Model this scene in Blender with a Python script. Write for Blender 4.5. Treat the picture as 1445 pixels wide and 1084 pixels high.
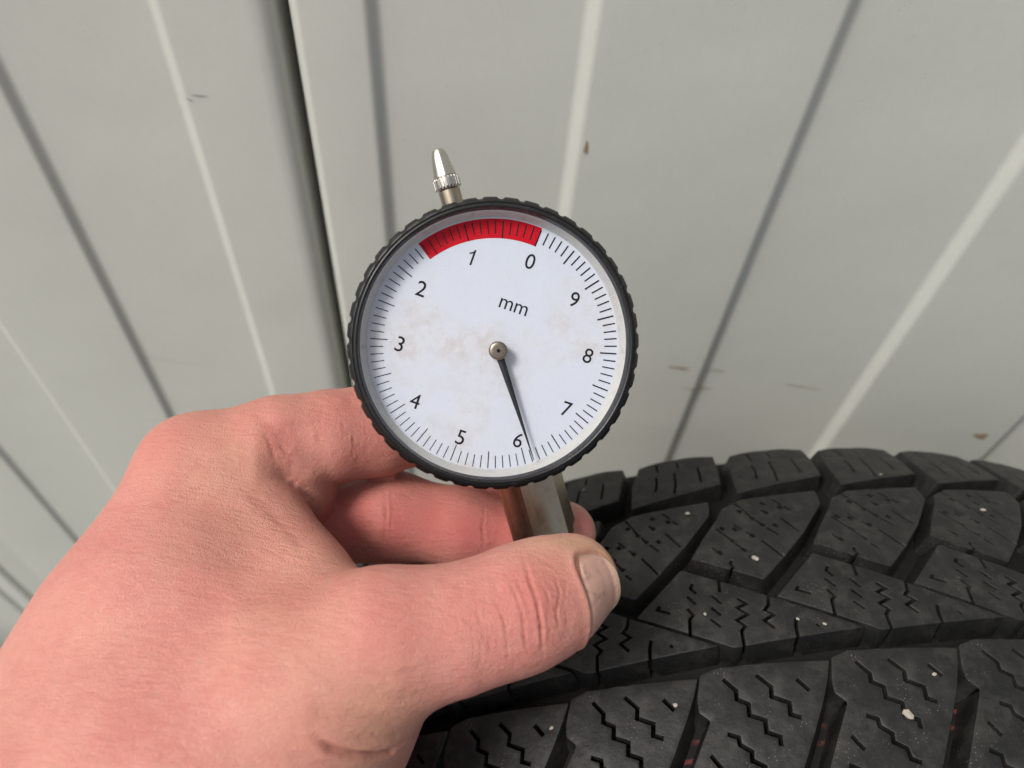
import bpy, bmesh, math, random
import numpy as np
from mathutils import Vector, Matrix, noise
from mathutils.geometry import delaunay_2d_cdt

random.seed(4)
rng = np.random.default_rng(4)
scene = bpy.context.scene
for o in list(bpy.data.objects):
    bpy.data.objects.remove(o)
C = scene.collection
MM = 0.001
PI = math.pi

# ---------------------------------------------------------------- camera
FPX, PCX, PCY, IW = 1000.0, 722.5, 542.0, 1445.0
CAMZ = 1.03
_d = np.array([(640 - PCX) / FPX, -(1390 - PCY) / FPX, -1.0]); _d /= np.linalg.norm(_d)
_U = -_d
_F = np.array([0, 0, -1.0])
_Y = _F - (_F @ _U) * _U; _Y /= np.linalg.norm(_Y)
_X = np.cross(_Y, _U)
CM = np.array([_X, _Y, _U])              # camera axes -> world axes
ORG = np.array([0, 0, CAMZ])


def cam2w(v):
    return CM @ np.asarray(v, float) * MM + ORG


def P(px, py, d):
    """a point of the place, given in camera millimetres"""
    return np.array([(px - PCX) / FPX * d, -(py - PCY) / FPX * d, -d])


cam = bpy.data.cameras.new('camera')
co = bpy.data.objects.new('camera', cam); C.objects.link(co)
m4 = Matrix([list(CM[i]) + [ORG[i]] for i in range(3)] + [[0, 0, 0, 1]])
co.matrix_world = m4
cam.sensor_width = 36.0
cam.lens = FPX / IW * 36.0
cam.clip_start = 0.01
cam.clip_end = 200
cam.dof.use_dof = True
cam.dof.focus_distance = 0.149
cam.dof.aperture_fstop = 14.0
scene.camera = co

# ---------------------------------------------------------------- light
SUN_TO = Vector((-0.52, -0.30, 0.86)).normalized()
world = bpy.data.worlds.new('World'); scene.world = world
world.use_nodes = True
wn = world.node_tree; wn.nodes.clear()
sky = wn.nodes.new('ShaderNodeTexSky'); sky.sky_type = 'NISHITA'
sky.sun_disc = False
sky.sun_elevation = math.asin(SUN_TO.z)
sky.sun_rotation = math.atan2(SUN_TO.x, SUN_TO.y)
sky.air_density = 1.0; sky.dust_density = 4.0; sky.ozone_density = 1.0
bg = wn.nodes.new('ShaderNodeBackground'); bg.inputs['Strength'].default_value = 0.10
wo = wn.nodes.new('ShaderNodeOutputWorld')
hs = wn.nodes.new('ShaderNodeHueSaturation'); hs.inputs['Saturation'].default_value = .4   # overcast: the cloud layer greys the blue
wn.links.new(sky.outputs[0], hs.inputs['Color']); wn.links.new(hs.outputs[0], bg.inputs[0]); wn.links.new(bg.outputs[0], wo.inputs[0])
sl = bpy.data.lights.new('sun', 'SUN'); sl.energy = 2.0; sl.angle = math.radians(16); sl.color = (1, .96, .9)
so = bpy.data.objects.new('sun', sl); C.objects.link(so)
so.rotation_euler = SUN_TO.to_track_quat('Z', 'Y').to_euler()
scene.view_settings.view_transform = 'Standard'
scene.view_settings.look = 'None'
scene.view_settings.exposure = 0.40
scene.view_settings.gamma = 1
try:
    scene.cycles.use_denoising = True
except Exception:
    pass


# ---------------------------------------------------------------- helpers
def tag(o, label=None, cat=None, group=None, kind=None):
    if label: o['label'] = label
    if cat: o['category'] = cat
    if group: o['group'] = group
    if kind: o['kind'] = kind
    return o


def empty(name, loc=(0, 0, 0)):
    o = bpy.data.objects.new(name, None); C.objects.link(o); o.location = loc
    o.empty_display_size = 0.01
    return o


def mesh_obj(name, verts, faces, mat, parent=None, smooth=35, xf=None):
    me = bpy.data.meshes.new(name)
    if xf is not None:
        verts = [xf(v) for v in verts]
    me.from_pydata([tuple(map(float, v)) for v in verts], [], faces)
    me.validate()
    me.update()
    if smooth:
        me.shade_smooth()
        if smooth < 180:
            me.set_sharp_from_angle(angle=math.radians(smooth))
    if mat: me.materials.append(mat)
    o = bpy.data.objects.new(name, me); C.objects.link(o)
    if parent: o.parent = parent
    return o


def bm_obj(name, bm, mat, parent=None, smooth=35):
    me = bpy.data.meshes.new(name)
    bmesh.ops.recalc_face_normals(bm, faces=bm.faces)
    bm.to_mesh(me); bm.free()
    if smooth:
        me.shade_smooth()
        if smooth < 180:
            me.set_sharp_from_angle(angle=math.radians(smooth))
    me.materials.append(mat)
    o = bpy.data.objects.new(name, me); C.objects.link(o)
    if parent: o.parent = parent
    return o


class NT:
    """tiny node-tree writer"""
    def __init__(self, name):
        self.m = bpy.data.materials.new(name); self.m.use_nodes = True
        self.t = self.m.node_tree
        self.b = self.t.nodes['Principled BSDF']
        self.out = self.t.nodes['Material Output']

    def n(self, typ, **kw):
        x = self.t.nodes.new(typ)
        for k, v in kw.items():
            if k.startswith('_'):
                setattr(x, k[1:], v)
        return x

    def set(self, node, inp, val):
        s = node.inputs[inp]
        if isinstance(val, bpy.types.NodeSocket): self.t.links.new(val, s)
        else: s.default_value = val

    def coord(self, kind='Object'):
        return self.n('ShaderNodeTexCoord').outputs[kind]

    def mapping(self, vec, scale=(1, 1, 1), rot=(0, 0, 0), loc=(0, 0, 0)):
        x = self.n('ShaderNodeMapping'); self.set(x, 0, vec)
        x.inputs['Scale'].default_value = scale; x.inputs['Rotation'].default_value = rot; x.inputs['Location'].default_value = loc
        return x.outputs[0]

    def noise(self, vec, scale, detail=4, rough=.55, dist=0):
        x = self.n('ShaderNodeTexNoise'); self.set(x, 'Vector', vec)
        x.inputs['Scale'].default_value = scale; x.inputs['Detail'].default_value = detail
        x.inputs['Roughness'].default_value = rough; x.inputs['Distortion'].default_value = dist
        return x.outputs['Fac']

    def voro(self, vec, scale, feature='F1', out='Distance', rand=1):
        x = self.n('ShaderNodeTexVoronoi', _feature=feature); self.set(x, 'Vector', vec)
        x.inputs['Scale'].default_value = scale; x.inputs['Randomness'].default_value = rand
        return x.outputs[out]

    def ramp(self, fac, pts, interp='LINEAR'):
        x = self.n('ShaderNodeValToRGB'); self.set(x, 0, fac)
        e = x.color_ramp.elements; x.color_ramp.interpolation = interp
        while len(e) < len(pts): e.new(0.5)
        for i, (p, c) in enumerate(pts):
            e[i].position = p
            if not hasattr(c, '__len__'): c = (c, c, c)
            e[i].color = tuple(c) + (1,)
        return x.outputs[0]

    def mix(self, fac, a, b, mode='MIX'):
        x = self.n('ShaderNodeMix', _data_type='RGBA', _blend_type=mode)
        self.set(x, 0, fac)
        for i, v in ((6, a), (7, b)):
            if isinstance(v, bpy.types.NodeSocket): self.t.links.new(v, x.inputs[i])
            else: x.inputs[i].default_value = tuple(v) + (1,) if len(v) == 3 else v
        return x.outputs[2]

    def math(self, op, a, b=0.0, c=0.0, clamp=False):
        x = self.n('ShaderNodeMath', _operation=op); x.use_clamp = clamp
        self.set(x, 0, a); self.set(x, 1, b); self.set(x, 2, c)
        return x.outputs[0]

    def bump(self, h, strength=.3, dist=.001, normal=None):
        x = self.n('ShaderNodeBump'); self.set(x, 'Height', h)
        x.inputs['Strength'].default_value = strength; x.inputs['Distance'].default_value = dist
        if normal: self.set(x, 'Normal', normal)
        return x.outputs[0]

    def P(self, **kw):
        for k, v in kw.items():
            k = k.replace('_', ' ')
            if isinstance(v, tuple) and len(v) == 3 and 'Color' in k: v = v + (1,)
            self.set(self.b, k, v)
        return self.m


def srgb(r, g, b):
    f = lambda c: ((c / 255 + .055) / 1.055) ** 2.4 if c / 255 > .04045 else c / 255 / 12.92
    return (f(r), f(g), f(b))


# ---------------------------------------------------------------- materials
def mat_wall():
    t = NT('painted_steel')
    v = t.coord()
    big = t.noise(v, 6, 3)
    base = t.mix(big, (.545, .556, .502), (.595, .605, .548))
    sp = t.voro(v, 900)
    spk = t.ramp(sp, [(0.0, 1), (.10, 1), (.16, 0)])
    gate = t.ramp(t.noise(v, 130, 2), [(.56, 0), (.66, 1)])
    dark = t.math('MULTIPLY', spk, gate)
    base = t.mix(t.math('MULTIPLY', dark, .45), base, (.16, .15, .12))
    # faint horizontal scuffs
    sc = t.noise(t.mapping(v, (4, 4, 160)), 2.2, 4, .6)
    scm = t.ramp(sc, [(.60, 0), (.72, 1)])
    zz = t.n('ShaderNodeSeparateXYZ'); t.set(zz, 0, v)
    low = t.ramp(zz.outputs[2], [(SMZ - .06, 1), (SMZ, 0)])
    where = t.math('MULTIPLY', t.ramp(t.noise(v, 14, 2), [(.48, 0), (.6, 1)]), low)
    base = t.mix(t.math('MULTIPLY', t.math('MULTIPLY', scm, where), .35), base, (.27, .245, .19))
    # dust film
    du = t.ramp(t.noise(v, 300, 5, .7), [(.35, 0), (.75, 1)])
    base = t.mix(t.math('MULTIPLY', du, .16), base, (.46, .45, .41))
    ft = t.noise(v, 700, 3)
    rg = t.math('ADD', t.math('MULTIPLY', t.noise(v, 40, 4), .22), .27)
    nb = t.bump(ft, .12, .0003, t.bump(t.noise(v, 14, 2), .25, .004))
    return t.P(Base_Color=base, Roughness=rg, Normal=nb, Specular_IOR_Level=.4)


def mat_stain():
    t = NT('rust_brown_stain')
    v = t.coord()
    c = t.mix(t.noise(v, 260, 4), (.22, .15, .08), (.38, .29, .18))
    return t.P(Base_Color=c, Roughness=.9)


def mat_dark(name='dark_seam_backing', c=(.03, .03, .028)):
    return NT(name).P(Base_Color=c, Roughness=.9)


def mat_ground():
    t = NT('concrete_ground')
    v = t.coord()
    c = t.mix(t.noise(v, 30, 6, .6), (.16, .155, .14), (.26, .25, .23))
    return t.P(Base_Color=c, Roughness=.9, Normal=t.bump(t.noise(v, 200, 5), .4, .002))


def mat_rubber(name='tyre_rubber', worn=True):
    t = NT(name)
    v = t.coord()
    w = t.n('ShaderNodeTexCoord').outputs['Object']
    a = t.noise(v, 60, 5, .6)
    base = t.mix(t.ramp(a, [(.3, 0), (.7, 1)]), (.0072, .0073, .0077), (.0155, .0155, .0152))
    dirt = t.ramp(t.noise(v, 170, 6, .7), [(.46, 0), (.74, 1)])
    base = t.mix(t.math('MULTIPLY', dirt, .7), base, (.044, .041, .035))
    spk = t.ramp(t.voro(v, 1500), [(0, 1), (.10, 1), (.17, 0)])
    gate = t.ramp(t.noise(v, 110, 3), [(.52, 0), (.64, 1)])
    base = t.mix(t.math('MULTIPLY', t.math('MULTIPLY', spk, gate), .75), base, (.24, .225, .19))
    # damp round spots
    wet = t.ramp(t.voro(v, 330), [(0, 1), (.20, 1), (.30, 0)])
    wg = t.ramp(t.noise(v, 38, 2), [(.54, 0), (.60, 1)])
    wet = t.math('MULTIPLY', wet, wg)
    base = t.mix(t.math('MULTIPLY', wet, .6), base, (.008, .008, .009))
    r = t.math('ADD', t.math('MULTIPLY', t.noise(v, 240, 4), .34), .38)
    hb = t.math('ADD', t.math('MULTIPLY', t.noise(v, 1100, 4, .7), .5), t.noise(v, 210, 4, .6))
    return t.P(Base_Color=base, Roughness=r, Normal=t.bump(hb, .45, .0005), Specular_IOR_Level=.33)


def mat_groove():
    t = NT('groove_rubber')
    v = t.coord()
    a = t.noise(v, 120, 5, .6)
    base = t.mix(a, (.0055, .0052, .005), (.012, .0105, .009))
    sx = t.n('ShaderNodeSeparateXYZ'); t.set(sx, 0, v)
    wob = t.math('ADD', sx.outputs[1], t.math('MULTIPLY', t.noise(v, 120, 2), .002))
    tot = None
    for y in STRIPES:
        d = t.math('MULTIPLY', t.math('ABSOLUTE', t.math('SUBTRACT', wob, y * MM + .001)), 200.0)
        mks = t.ramp(d, [(0, 1), (.06, .9), (.13, 0)])
        tot = mks if tot is None else t.math('MAXIMUM', tot, mks)
    br = t.ramp(t.noise(v, 420, 3), [(.42, 0), (.56, 1)])
    base = t.mix(t.math('MULTIPLY', t.math('MULTIPLY', tot, br), .45), base, (.22, .05, .05))
    return t.P(Base_Color=base, Roughness=.8, Specular_IOR_Level=.2, Normal=t.bump(a, .3, .0006))


def mat_simple(name, c, rough=.5, metal=0, bscale=None, bstr=.1, **kw):
    t = NT(name)
    v = t.coord()
    if bscale:
        nz = t.noise(v, bscale, 4, .6)
        t.P(Normal=t.bump(nz, bstr, .0002))
        t.P(Base_Color=t.mix(nz, tuple(x * .86 for x in c), tuple(min(1, x * 1.12) for x in c)))
        t.P(Roughness=t.math('ADD', t.math('MULTIPLY', nz, .24), max(.03, rough - .12)))
    else:
        t.P(Base_Color=c, Roughness=rough)
    return t.P(Metallic=float(metal), **kw)


def mat_steel(name='nickel_plated_steel', dirt=.6, base=(.40, .345, .255)):
    t = NT(name)
    v = t.coord()
    br = t.noise(t.mapping(v, (60, 900, 900)), 6, 3)
    n = t.noise(v, 500, 4, .65)
    dm = t.ramp(t.noise(v, 380, 5, .7), [(.5, 0), (.72, 1)])
    c = t.mix(t.math('MULTIPLY', dm, dirt), base, (.30, .24, .16))
    r = t.math('ADD', t.math('MULTIPLY', n, .22), .20)
    return t.P(Base_Color=c, Metallic=1.0, Roughness=r, Normal=t.bump(t.math('ADD', n, t.math('MULTIPLY', br, .5)), .10, .0001))


def mat_bezel():
    t = NT('black_bezel_plastic')
    v = t.coord()
    n = t.noise(v, 700, 4, .7)
    spk = t.ramp(t.voro(v, 2600), [(0, 1), (.12, 1), (.2, 0)])
    gate = t.ramp(t.noise(v, 300, 3), [(.52, 0), (.62, 1)])
    c = t.mix(t.math('MULTIPLY', t.math('MULTIPLY', spk, gate), .6), (.007, .007, .0075), (.32, .30, .27))
    film = t.ramp(t.noise(v, 120, 5, .7), [(.5, 0), (.8, 1)])
    c = t.mix(t.math('MULTIPLY', film, .2), c, (.045, .042, .038))
    return t.P(Base_Color=c, Roughness=t.math('ADD', t.math('MULTIPLY', n, .25), .20), Normal=t.bump(n, .25, .0002))


def mat_dial():
    t = NT('dial_enamel')
    v = t.coord()
    base = (.56, .585, .64)
    # grime patches at their own places
    gr = t.noise(v, 260, 6, .75)
    grm = t.ramp(gr, [(.45, 0), (.66, 1)])
    big = t.ramp(t.noise(v, 62, 3, .5, .3), [(.46, 0), (.64, 1)])
    c = t.mix(t.math('MULTIPLY', big, .30), base, (.62, .58, .53))
    c = t.mix(t.math('MULTIPLY', t.math('MULTIPLY', grm, big), .46), c, (.44, .35, .28))
    fine = t.ramp(t.noise(v, 900, 5, .8), [(.54, 0), (.74, 1)])
    c = t.mix(t.math('MULTIPLY', fine, .16), c, (.42, .38, .33))
    spk = t.ramp(t.voro(v, 1150), [(0, 1), (.065, 1), (.10, 0)])
    gate = t.ramp(t.noise(v, 420, 2), [(.54, 0), (.60, 1)])
    c = t.mix(t.math('MULTIPLY', t.math('MULTIPLY', spk, gate), .75), c, (.10, .09, .09))
    return t.P(Base_Color=c, Roughness=.55, Specular_IOR_Level=.35)


def mat_glass():
    t = NT('crystal_glass')
    tr = t.n('ShaderNodeBsdfTransparent'); tr.inputs[0].default_value = (.985, .99, 1, 1)
    gl = t.n('ShaderNodeBsdfGlossy'); gl.inputs['Roughness'].default_value = .06
    fr = t.n('ShaderNodeFresnel'); fr.inputs[0].default_value = 1.09
    v = t.coord()
    du = t.n('ShaderNodeBsdfDiffuse'); du.inputs[0].default_value = (.5, .47, .43, 1)
    dm = t.ramp(t.noise(v, 1100, 5, .8), [(.5, 0), (.85, 1)])
    m1 = t.n('ShaderNodeMixShader'); t.set(m1, 0, fr.outputs[0]); t.set(m1, 1, tr.outputs[0]); t.set(m1, 2, gl.outputs[0])
    m2 = t.n('ShaderNodeMixShader'); t.set(m2, 0, t.math('MULTIPLY', dm, .02)); t.set(m2, 1, m1.outputs[0]); t.set(m2, 2, du.outputs[0])
    t.t.links.new(m2.outputs[0], t.out.inputs[0])
    return t.m


def mat_skin():
    t = NT('skin')
    v = t.coord()
    at = t.n('ShaderNodeAttribute'); at.attribute_name = 'tone'
    sep = t.n('ShaderNodeSeparateColor'); t.set(sep, 0, at.outputs['Color'])
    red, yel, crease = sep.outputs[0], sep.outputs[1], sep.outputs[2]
    mot = t.noise(v, 75, 4, .6)
    mot2 = t.noise(v, 330, 4, .65)
    base = t.mix(t.ramp(mot, [(.3, 0), (.7, 1)]), (.64, .275, .222), (.565, .215, .178))
    base = t.mix(t.math('MULTIPLY', t.ramp(mot2, [(.4, 0), (.65, 1)]), .30), base, (.66, .35, .275))
    patchy = t.ramp(t.noise(v, 28, 3, .5), [(.42, 0), (.6, 1)])
    base = t.mix(t.math('MULTIPLY', patchy, .38), base, (.625, .325, .235))
    base = t.mix(red, base, (.50, .13, .115))
    base = t.mix(yel, base, (.60, .37, .22))
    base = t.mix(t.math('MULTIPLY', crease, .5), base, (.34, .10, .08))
    pore = t.ramp(t.voro(v, 1500), [(0, 1), (.10, 1), (.16, 0)])
    pg = t.ramp(t.noise(v, 500, 2), [(.6, 0), (.66, 1)])
    base = t.mix(t.math('MULTIPLY', t.math('MULTIPLY', pore, pg), .5), base, (.25, .10, .07))
    # fine skin relief: stretched cells + crossing lines
    c1 = t.voro(t.mapping(v, (1, 1.7, 1), (.3, .5, .7)), 1700, 'DISTANCE_TO_EDGE')
    c2 = t.voro(t.mapping(v, (1.8, 1, 1.2), (.9, .2, .1)), 1050, 'DISTANCE_TO_EDGE')
    cc = t.math('ADD', t.ramp(c1, [(0, 0), (.12, 1)]), t.ramp(c2, [(0, 0), (.10, 1)]))
    w = t.noise(t.mapping(v, (260, 1150, 700), (.2, .1, .75)), 1.0, 4, .6)
    h = t.math('ADD', t.math('MULTIPLY', cc, .16), t.math('MULTIPLY', w, 1.0))
    b1 = t.bump(h, .75, .00042, t.bump(t.noise(v, 150, 4, .6), .45, .0010))
    r = t.math('ADD', t.math('MULTIPLY', mot2, .22), .33)
    return t.P(Base_Color=base, Roughness=r, Normal=b1, Subsurface_Weight=.14, Subsurface_Scale=.0016,
               Subsurface_Radius=(1.0, .32, .18), Specular_IOR_Level=.42)


def mat_nail():
    t = NT('fingernail')
    v = t.coord()
    at = t.n('ShaderNodeAttribute'); at.attribute_name = 'tone'
    sep = t.n('ShaderNodeSeparateColor'); t.set(sep, 0, at.outputs['Color'])
    n = t.noise(v, 300, 4, .6)
    c = t.mix(n, (.64, .375, .30), (.53, .30, .24))
    c = t.mix(sep.outputs[0], c, (.20, .14, .10))       # grime along the rim
    c = t.mix(sep.outputs[1], c, (.50, .40, .27))       # free edge
    dk = t.ramp(t.noise(v, 420, 5, .7), [(.54, 0), (.68, 1)])
    c = t.mix(t.math('MULTIPLY', dk, .55), c, (.19, .12, .09))
    rdg = t.noise(t.mapping(v, (1, 1, 1)), 500, 3)
    return t.P(Base_Color=c, Roughness=.34, Normal=t.bump(rdg, .15, .0003), Subsurface_Weight=.15, Subsurface_Scale=.001,
               Coat_Weight=.15, Coat_Roughness=.3)


# ================================================================ WALL
WH, WPSI = 215.0, math.radians(4)
wc, ws = math.cos(WPSI), math.sin(WPSI)


def wall_pt(x, out, z):
    """x along the wall, out = towards the camera (mm), z world metres"""
    q = np.array([ws, wc]) * (WH - out) + np.array([wc, -ws]) * x
    return (q[0] * MM, q[1] * MM, z)


SMZ = CAMZ - .20
M_wall = mat_wall()
ground = mesh_obj('ground', [(-6, -6, 0), (6, -6, 0), (6, 6, 0), (-6, 6, 0)], [(0, 1, 2, 3)], mat_ground(), smooth=0)
tag(ground, kind='structure')

bm = bmesh.new(); bmesh.ops.create_cube(bm, size=1)
for q in bm.verts: q.co = Vector((q.co.x * 1.5 + .68, q.co.y * .34 - .03, q.co.z * .33 + .165))
bmesh.ops.bevel(bm, geom=bm.edges[:], offset=.008, segments=2, affect='EDGES')
step = bm_obj('concrete_step', bm, ground.data.materials[0], None, 40)
tag(step, kind='structure')
wall = empty('profiled_metal_wall', wall_pt(0, 0, 0))
tag(wall, 'light grey-green profiled sheet metal wall of upright ribs and one open seam behind the dial gauge', 'wall')


def round_poly(pts, r, n=5):
    out = [pts[0]]
    for i in range(1, len(pts) - 1):
        a, b, c = map(np.array, (pts[i - 1], pts[i], pts[i + 1]))
        la, lc = np.linalg.norm(a - b), np.linalg.norm(c - b)
        rr = min(r, la * .45, lc * .45)
        p0, p1 = b + (a - b) / la * rr, b + (c - b) / lc * rr
        for k in range(n + 1):
            t_ = k / n
            out.append(tuple((1 - t_) ** 2 * p0 + 2 * t_ * (1 - t_) * b + t_ ** 2 * p1))
    out.append(pts[-1])
    return out


def wall_panel(x_seam_l, x_seam_r, zt=1.85):
    # rises (bright flank) and falls (dark flank) repeat every 134.6 mm; raised face is 5 mm proud
    S, F, FU = 2.6, 3.2, 4.0
    xl, xr = x_seam_l + 1.6, x_seam_r - 2.6
    pts = [(xl + 2.2, -14), (xl, -12), (xl, S - 4.4), (xl + 3.8, S)]
    edges = []
    k = -12
    while k < 12:
        edges.append((-2.2 + 134.6 * k, 1)); edges.append((67.2 + 134.6 * k, -1)); k += 1
    for x, s in edges:
        if xl + 6 < x < xr - 6:
            if s > 0: pts += [(x - FU / 2, 0), (x + FU / 2, S)]
            else: pts += [(x - F / 2, S), (x + F / 2, 0)]
    pts += [(xr - 6.5, S), (xr - 3.5, S - .5), (xr - 1.2, S - 1.8), (xr, S - 4), (xr, -12), (xr - 2, -14)]
    pr = round_poly(pts, 1.3)
    # thickness
    vs, fs = [], []
    zs = [0.01, .3, .6, .9, 1.2, 1.5, zt]
    for z in zs:
        for x, o in pr: vs.append(wall_pt(x, o, z))
    n = len(pr)
    for j in range(len(zs) - 1):
        for i in range(n - 1):
            fs.append((j * n + i, j * n + i + 1, (j + 1) * n + i + 1, (j + 1) * n + i))
    loc = np.array(wall.location)
    o = mesh_obj('sheet_panel', [np.array(v) - loc for v in vs], fs, M_wall, wall, smooth=60)
    sd = o.modifiers.new('thickness', 'SOLIDIFY'); sd.thickness = .0006; sd.offset = -1
    return o


seams = [-96.0 - 344 * 3, -96.0 - 344 * 2, -440.0, -96.0, -96.0 + 336.5, -96.0 + 336.5 * 2, -96.0 + 336.5 * 3]
for a, b in zip(seams[:-1], seams[1:]):
    wall_panel(a, b)
# dark backing seen through the seams
bk = [wall_pt(x, o, z) for z in (0.0, 1.85) for (x, o) in ((-1200, -16), (1000, -16), (1000, -30), (-1200, -30))]
bk = [np.array(v) - np.array(wall.location) for v in bk]
mesh_obj('backing_sheet', bk, [(0, 1, 5, 4), (1, 2, 6, 5), (2, 3, 7, 6), (3, 0, 4, 7), (4, 5, 6, 7), (3, 2, 1, 0)], mat_dark(), wall, smooth=0)


def wall_hit(px, py, out=0.0):
    r = CM @ P(px, py, 1.0)
    t_ = (WH - out) / (r[0] * ws + r[1] * wc)
    q = r * t_
    return q[0] * wc - q[1] * ws, q[2] * MM + CAMZ


M_stain = mat_stain()


def stain(px, py, w, h, out, seed, label, name='rust_stain', rot=0.0, mat=None):
    x0, z0 = wall_hit(px, py, out)
    rs = random.Random(seed)
    n = 22
    ring = []
    for i in range(n):
        a = 2 * PI * i / n
        k = 1 + .35 * (rs.random() - .5) + .2 * math.sin(3 * a + seed)
        u, v = w / 2 * k * math.cos(a), h / 2 * k * math.sin(a)
        ring.append((u * math.cos(rot) - v * math.sin(rot), u * math.sin(rot) + v * math.cos(rot)))
    def wh(x):
        f_ = (x + 2.2) % 134.6
        S, F = 2.6, 3.4
        up = np.clip((f_ + F / 2) / F, 0, 1) if f_ < 60 else 1.0
        if f_ > 134.6 - F / 2: up = (f_ - 134.6 + F / 2) / F
        dn = np.clip((f_ - 69.4 + F / 2) / F, 0, 1)
        return S * float(up) * float(1 - dn) if f_ < 134.6 - F / 2 else S * float(up)
    vs = [wall_pt(x0, wh(x0) + .35, z0)] + [wall_pt(x0 + k_ * u, wh(x0 + k_ * u) + .25, z0 + k_ * v * MM) for k_ in (.5, 1) for u, v in ring]
    fs = [(0, 1 + i, 1 + (i + 1) % n) for i in range(n)] + [(1 + i, n + 1 + i, n + 1 + (i + 1) % n, 1 + (i + 1) % n) for i in range(n)]
    loc = np.array(wall.location)
    o = mesh_obj(name, [np.array(v) - loc for v in vs], fs, mat or M_stain, wall, smooth=180)
    o['label'] = label
    return o


stain(827, 208, 1.2, 4.6, 2.6, 3, 'small brown rust spot on the light rib above the gauge')
stain(1386, 622, 5.5, 3.6, 5.3, 5, 'brown dirt blotch low on the wall above the tyre')
M_scuff = mat_simple('grey_scuff', (.20, .19, .16), .8)
M_smear = mat_simple('dried_mud_smear', (.38, .34, .25), .9, bscale=120)
stain(958, 512, 9, 1.6, 0, 11, 'faint tan mud smear beside a dark rib right of the gauge', 'mud_smear', .04, M_smear)
stain(985, 545, 13, .8, 0, 12, 'long thin mud smear below the tan one', 'mud_smear', -.05, M_smear)
stain(1010, 522, 8, .6, 0, 17, 'short tan smear just right of the tan mud smear', 'mud_smear', .1, M_smear)
stain(1130, 545, 16, .5, 0, 14, 'faint horizontal streak right of the dark rib', 'mud_smear', -.03, M_smear)

stain(285, 130, 6.5, .35, .3, 7, 'thin dark scuff high on the left panel', 'scuff_mark', .05, M_scuff)
stain(272, 136, 3.0, .3, .3, 8, 'short dark scuff beside the first one', 'scuff_mark', -.3, M_scuff)

# ================================================================ TYRE
R0, TX0, TZ0, TPHI, TLEAN, TYC, TDROP = 275.0, 119.72, -421.05, .1564, -.1094, 38.31, 28.23
tyre = empty('tyre')
trot = Matrix.Rotation(TPHI, 4, 'Z') @ Matrix.Rotation(TLEAN, 4, 'X')
tyre.matrix_world = Matrix.Translation((TX0 * MM, 0, TZ0 * MM + CAMZ)) @ trot
tag(tyre, 'black winter tyre with siped arrow-shaped tread blocks standing against the grey metal wall', 'tyre')
TRM = np.array(trot.to_3x3())


def crown(y):
    a = np.abs(np.asarray(y) - TYC)
    return TDROP * (a / 85.0) ** 2


def tloc(s, y, h):
    """tyre-local metres from arc length s, axial y, radial offset h (mm)"""
    r = R0 - crown(y) + h
    th = s / R0
    return np.array([r * math.sin(th), y, r * math.cos(th)]) * MM


def tcam(s, y, h=0.0):
    w = TRM @ tloc(s, y, h) * 1000 + np.array([TX0, 0, TZ0])
    q = CM.T @ w
    return np.array([PCX + FPX * q[0] / -q[2], PCY - FPX * q[1] / -q[2]]), -q[2]


def tyre_hit(px, py, h=0.0):
    g = np.array([-60.0, 70.0])
    for _ in range(60):
        p0 = tcam(*g, h)[0]; F = p0 - np.array([px, py])
        J = np.array([(tcam(g[0] + .01, g[1], h)[0] - p0) / .01, (tcam(g[0], g[1] + .01, h)[0] - p0) / .01]).T
        st = np.linalg.solve(J, F); m = max(np.abs(st).max() / 20, 1)
        g = g - st / m
    return g


STRIPES = [tyre_hit(px, py, -7.5)[1] for px, py in ((1158, 755), (1145, 775), (1172, 1024), (1178, 1048), (1310, 748))]
M_rub = mat_rubber()
M_groove = mat_groove()
GD = 6.8  # groove depth mm

# casing: lathe
prof = []
YN, YF = -40.0, 118.0
for y in np.linspace(YN, YF, 41):
    prof.append((y, R0 - float(crown(y)) - GD))
sh = R0 - float(crown(YF))
prof_f = [(YF + 3.5, sh - 10.5), (YF + 5.5, sh - 18), (YF + 8, sh - 32), (YF + 9, sh - 46), (YF + 7, sh - 62), (YF - 2, sh - 76), (YF - 12, sh - 84), (YF - 18, sh - 88), (YF - 24, sh - 88)]
sn = R0 - float(crown(YN))
prof_n = [(YN - 3.5, sn - 10.5), (YN - 5.5, sn - 18), (YN - 8, sn - 32), (YN - 9, sn - 46), (YN - 7, sn - 62), (YN + 2, sn - 76), (YN + 12, sn - 84), (YN + 18, sn - 88), (YN + 24, sn - 88)]
inner = [(YF - 26, sh - 84), (YF - 8, sh - 60), (YF - 4, sh - 40), (YF - 14, sh - 22), (TYC, R0 - 20), (YN + 14, sn - 22), (YN + 4, sn - 40), (YN + 8, sn - 60), (YN + 26, sn - 84)]
ring = prof_n[::-1] + prof + prof_f + inner
NS = 240
vs, fs = [], []
for k in range(NS):
    th = 2 * PI * k / NS
    for y, r in ring: vs.append((r * math.sin(th) * MM, y * MM, r * math.cos(th) * MM))
L_ = len(ring)
for k in range(NS):
    k2 = (k + 1) % NS
    for i in range(L_):
        j = (i + 1) % L_
        fs.append((k * L_ + i, k2 * L_ + i, k2 * L_ + j, k * L_ + j))
mesh_obj('casing', vs, fs, M_groove, tyre, smooth=50)


def in_poly(poly, x, y):
    c = False
    n = len(poly)
    for i in range(n):
        x1, y1 = poly[i]; x2, y2 = poly[i - 1]
        if (y1 > y) != (y2 > y) and x < (x2 - x1) * (y - y1) / (y2 - y1) + x1: c = not c
    return c


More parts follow.
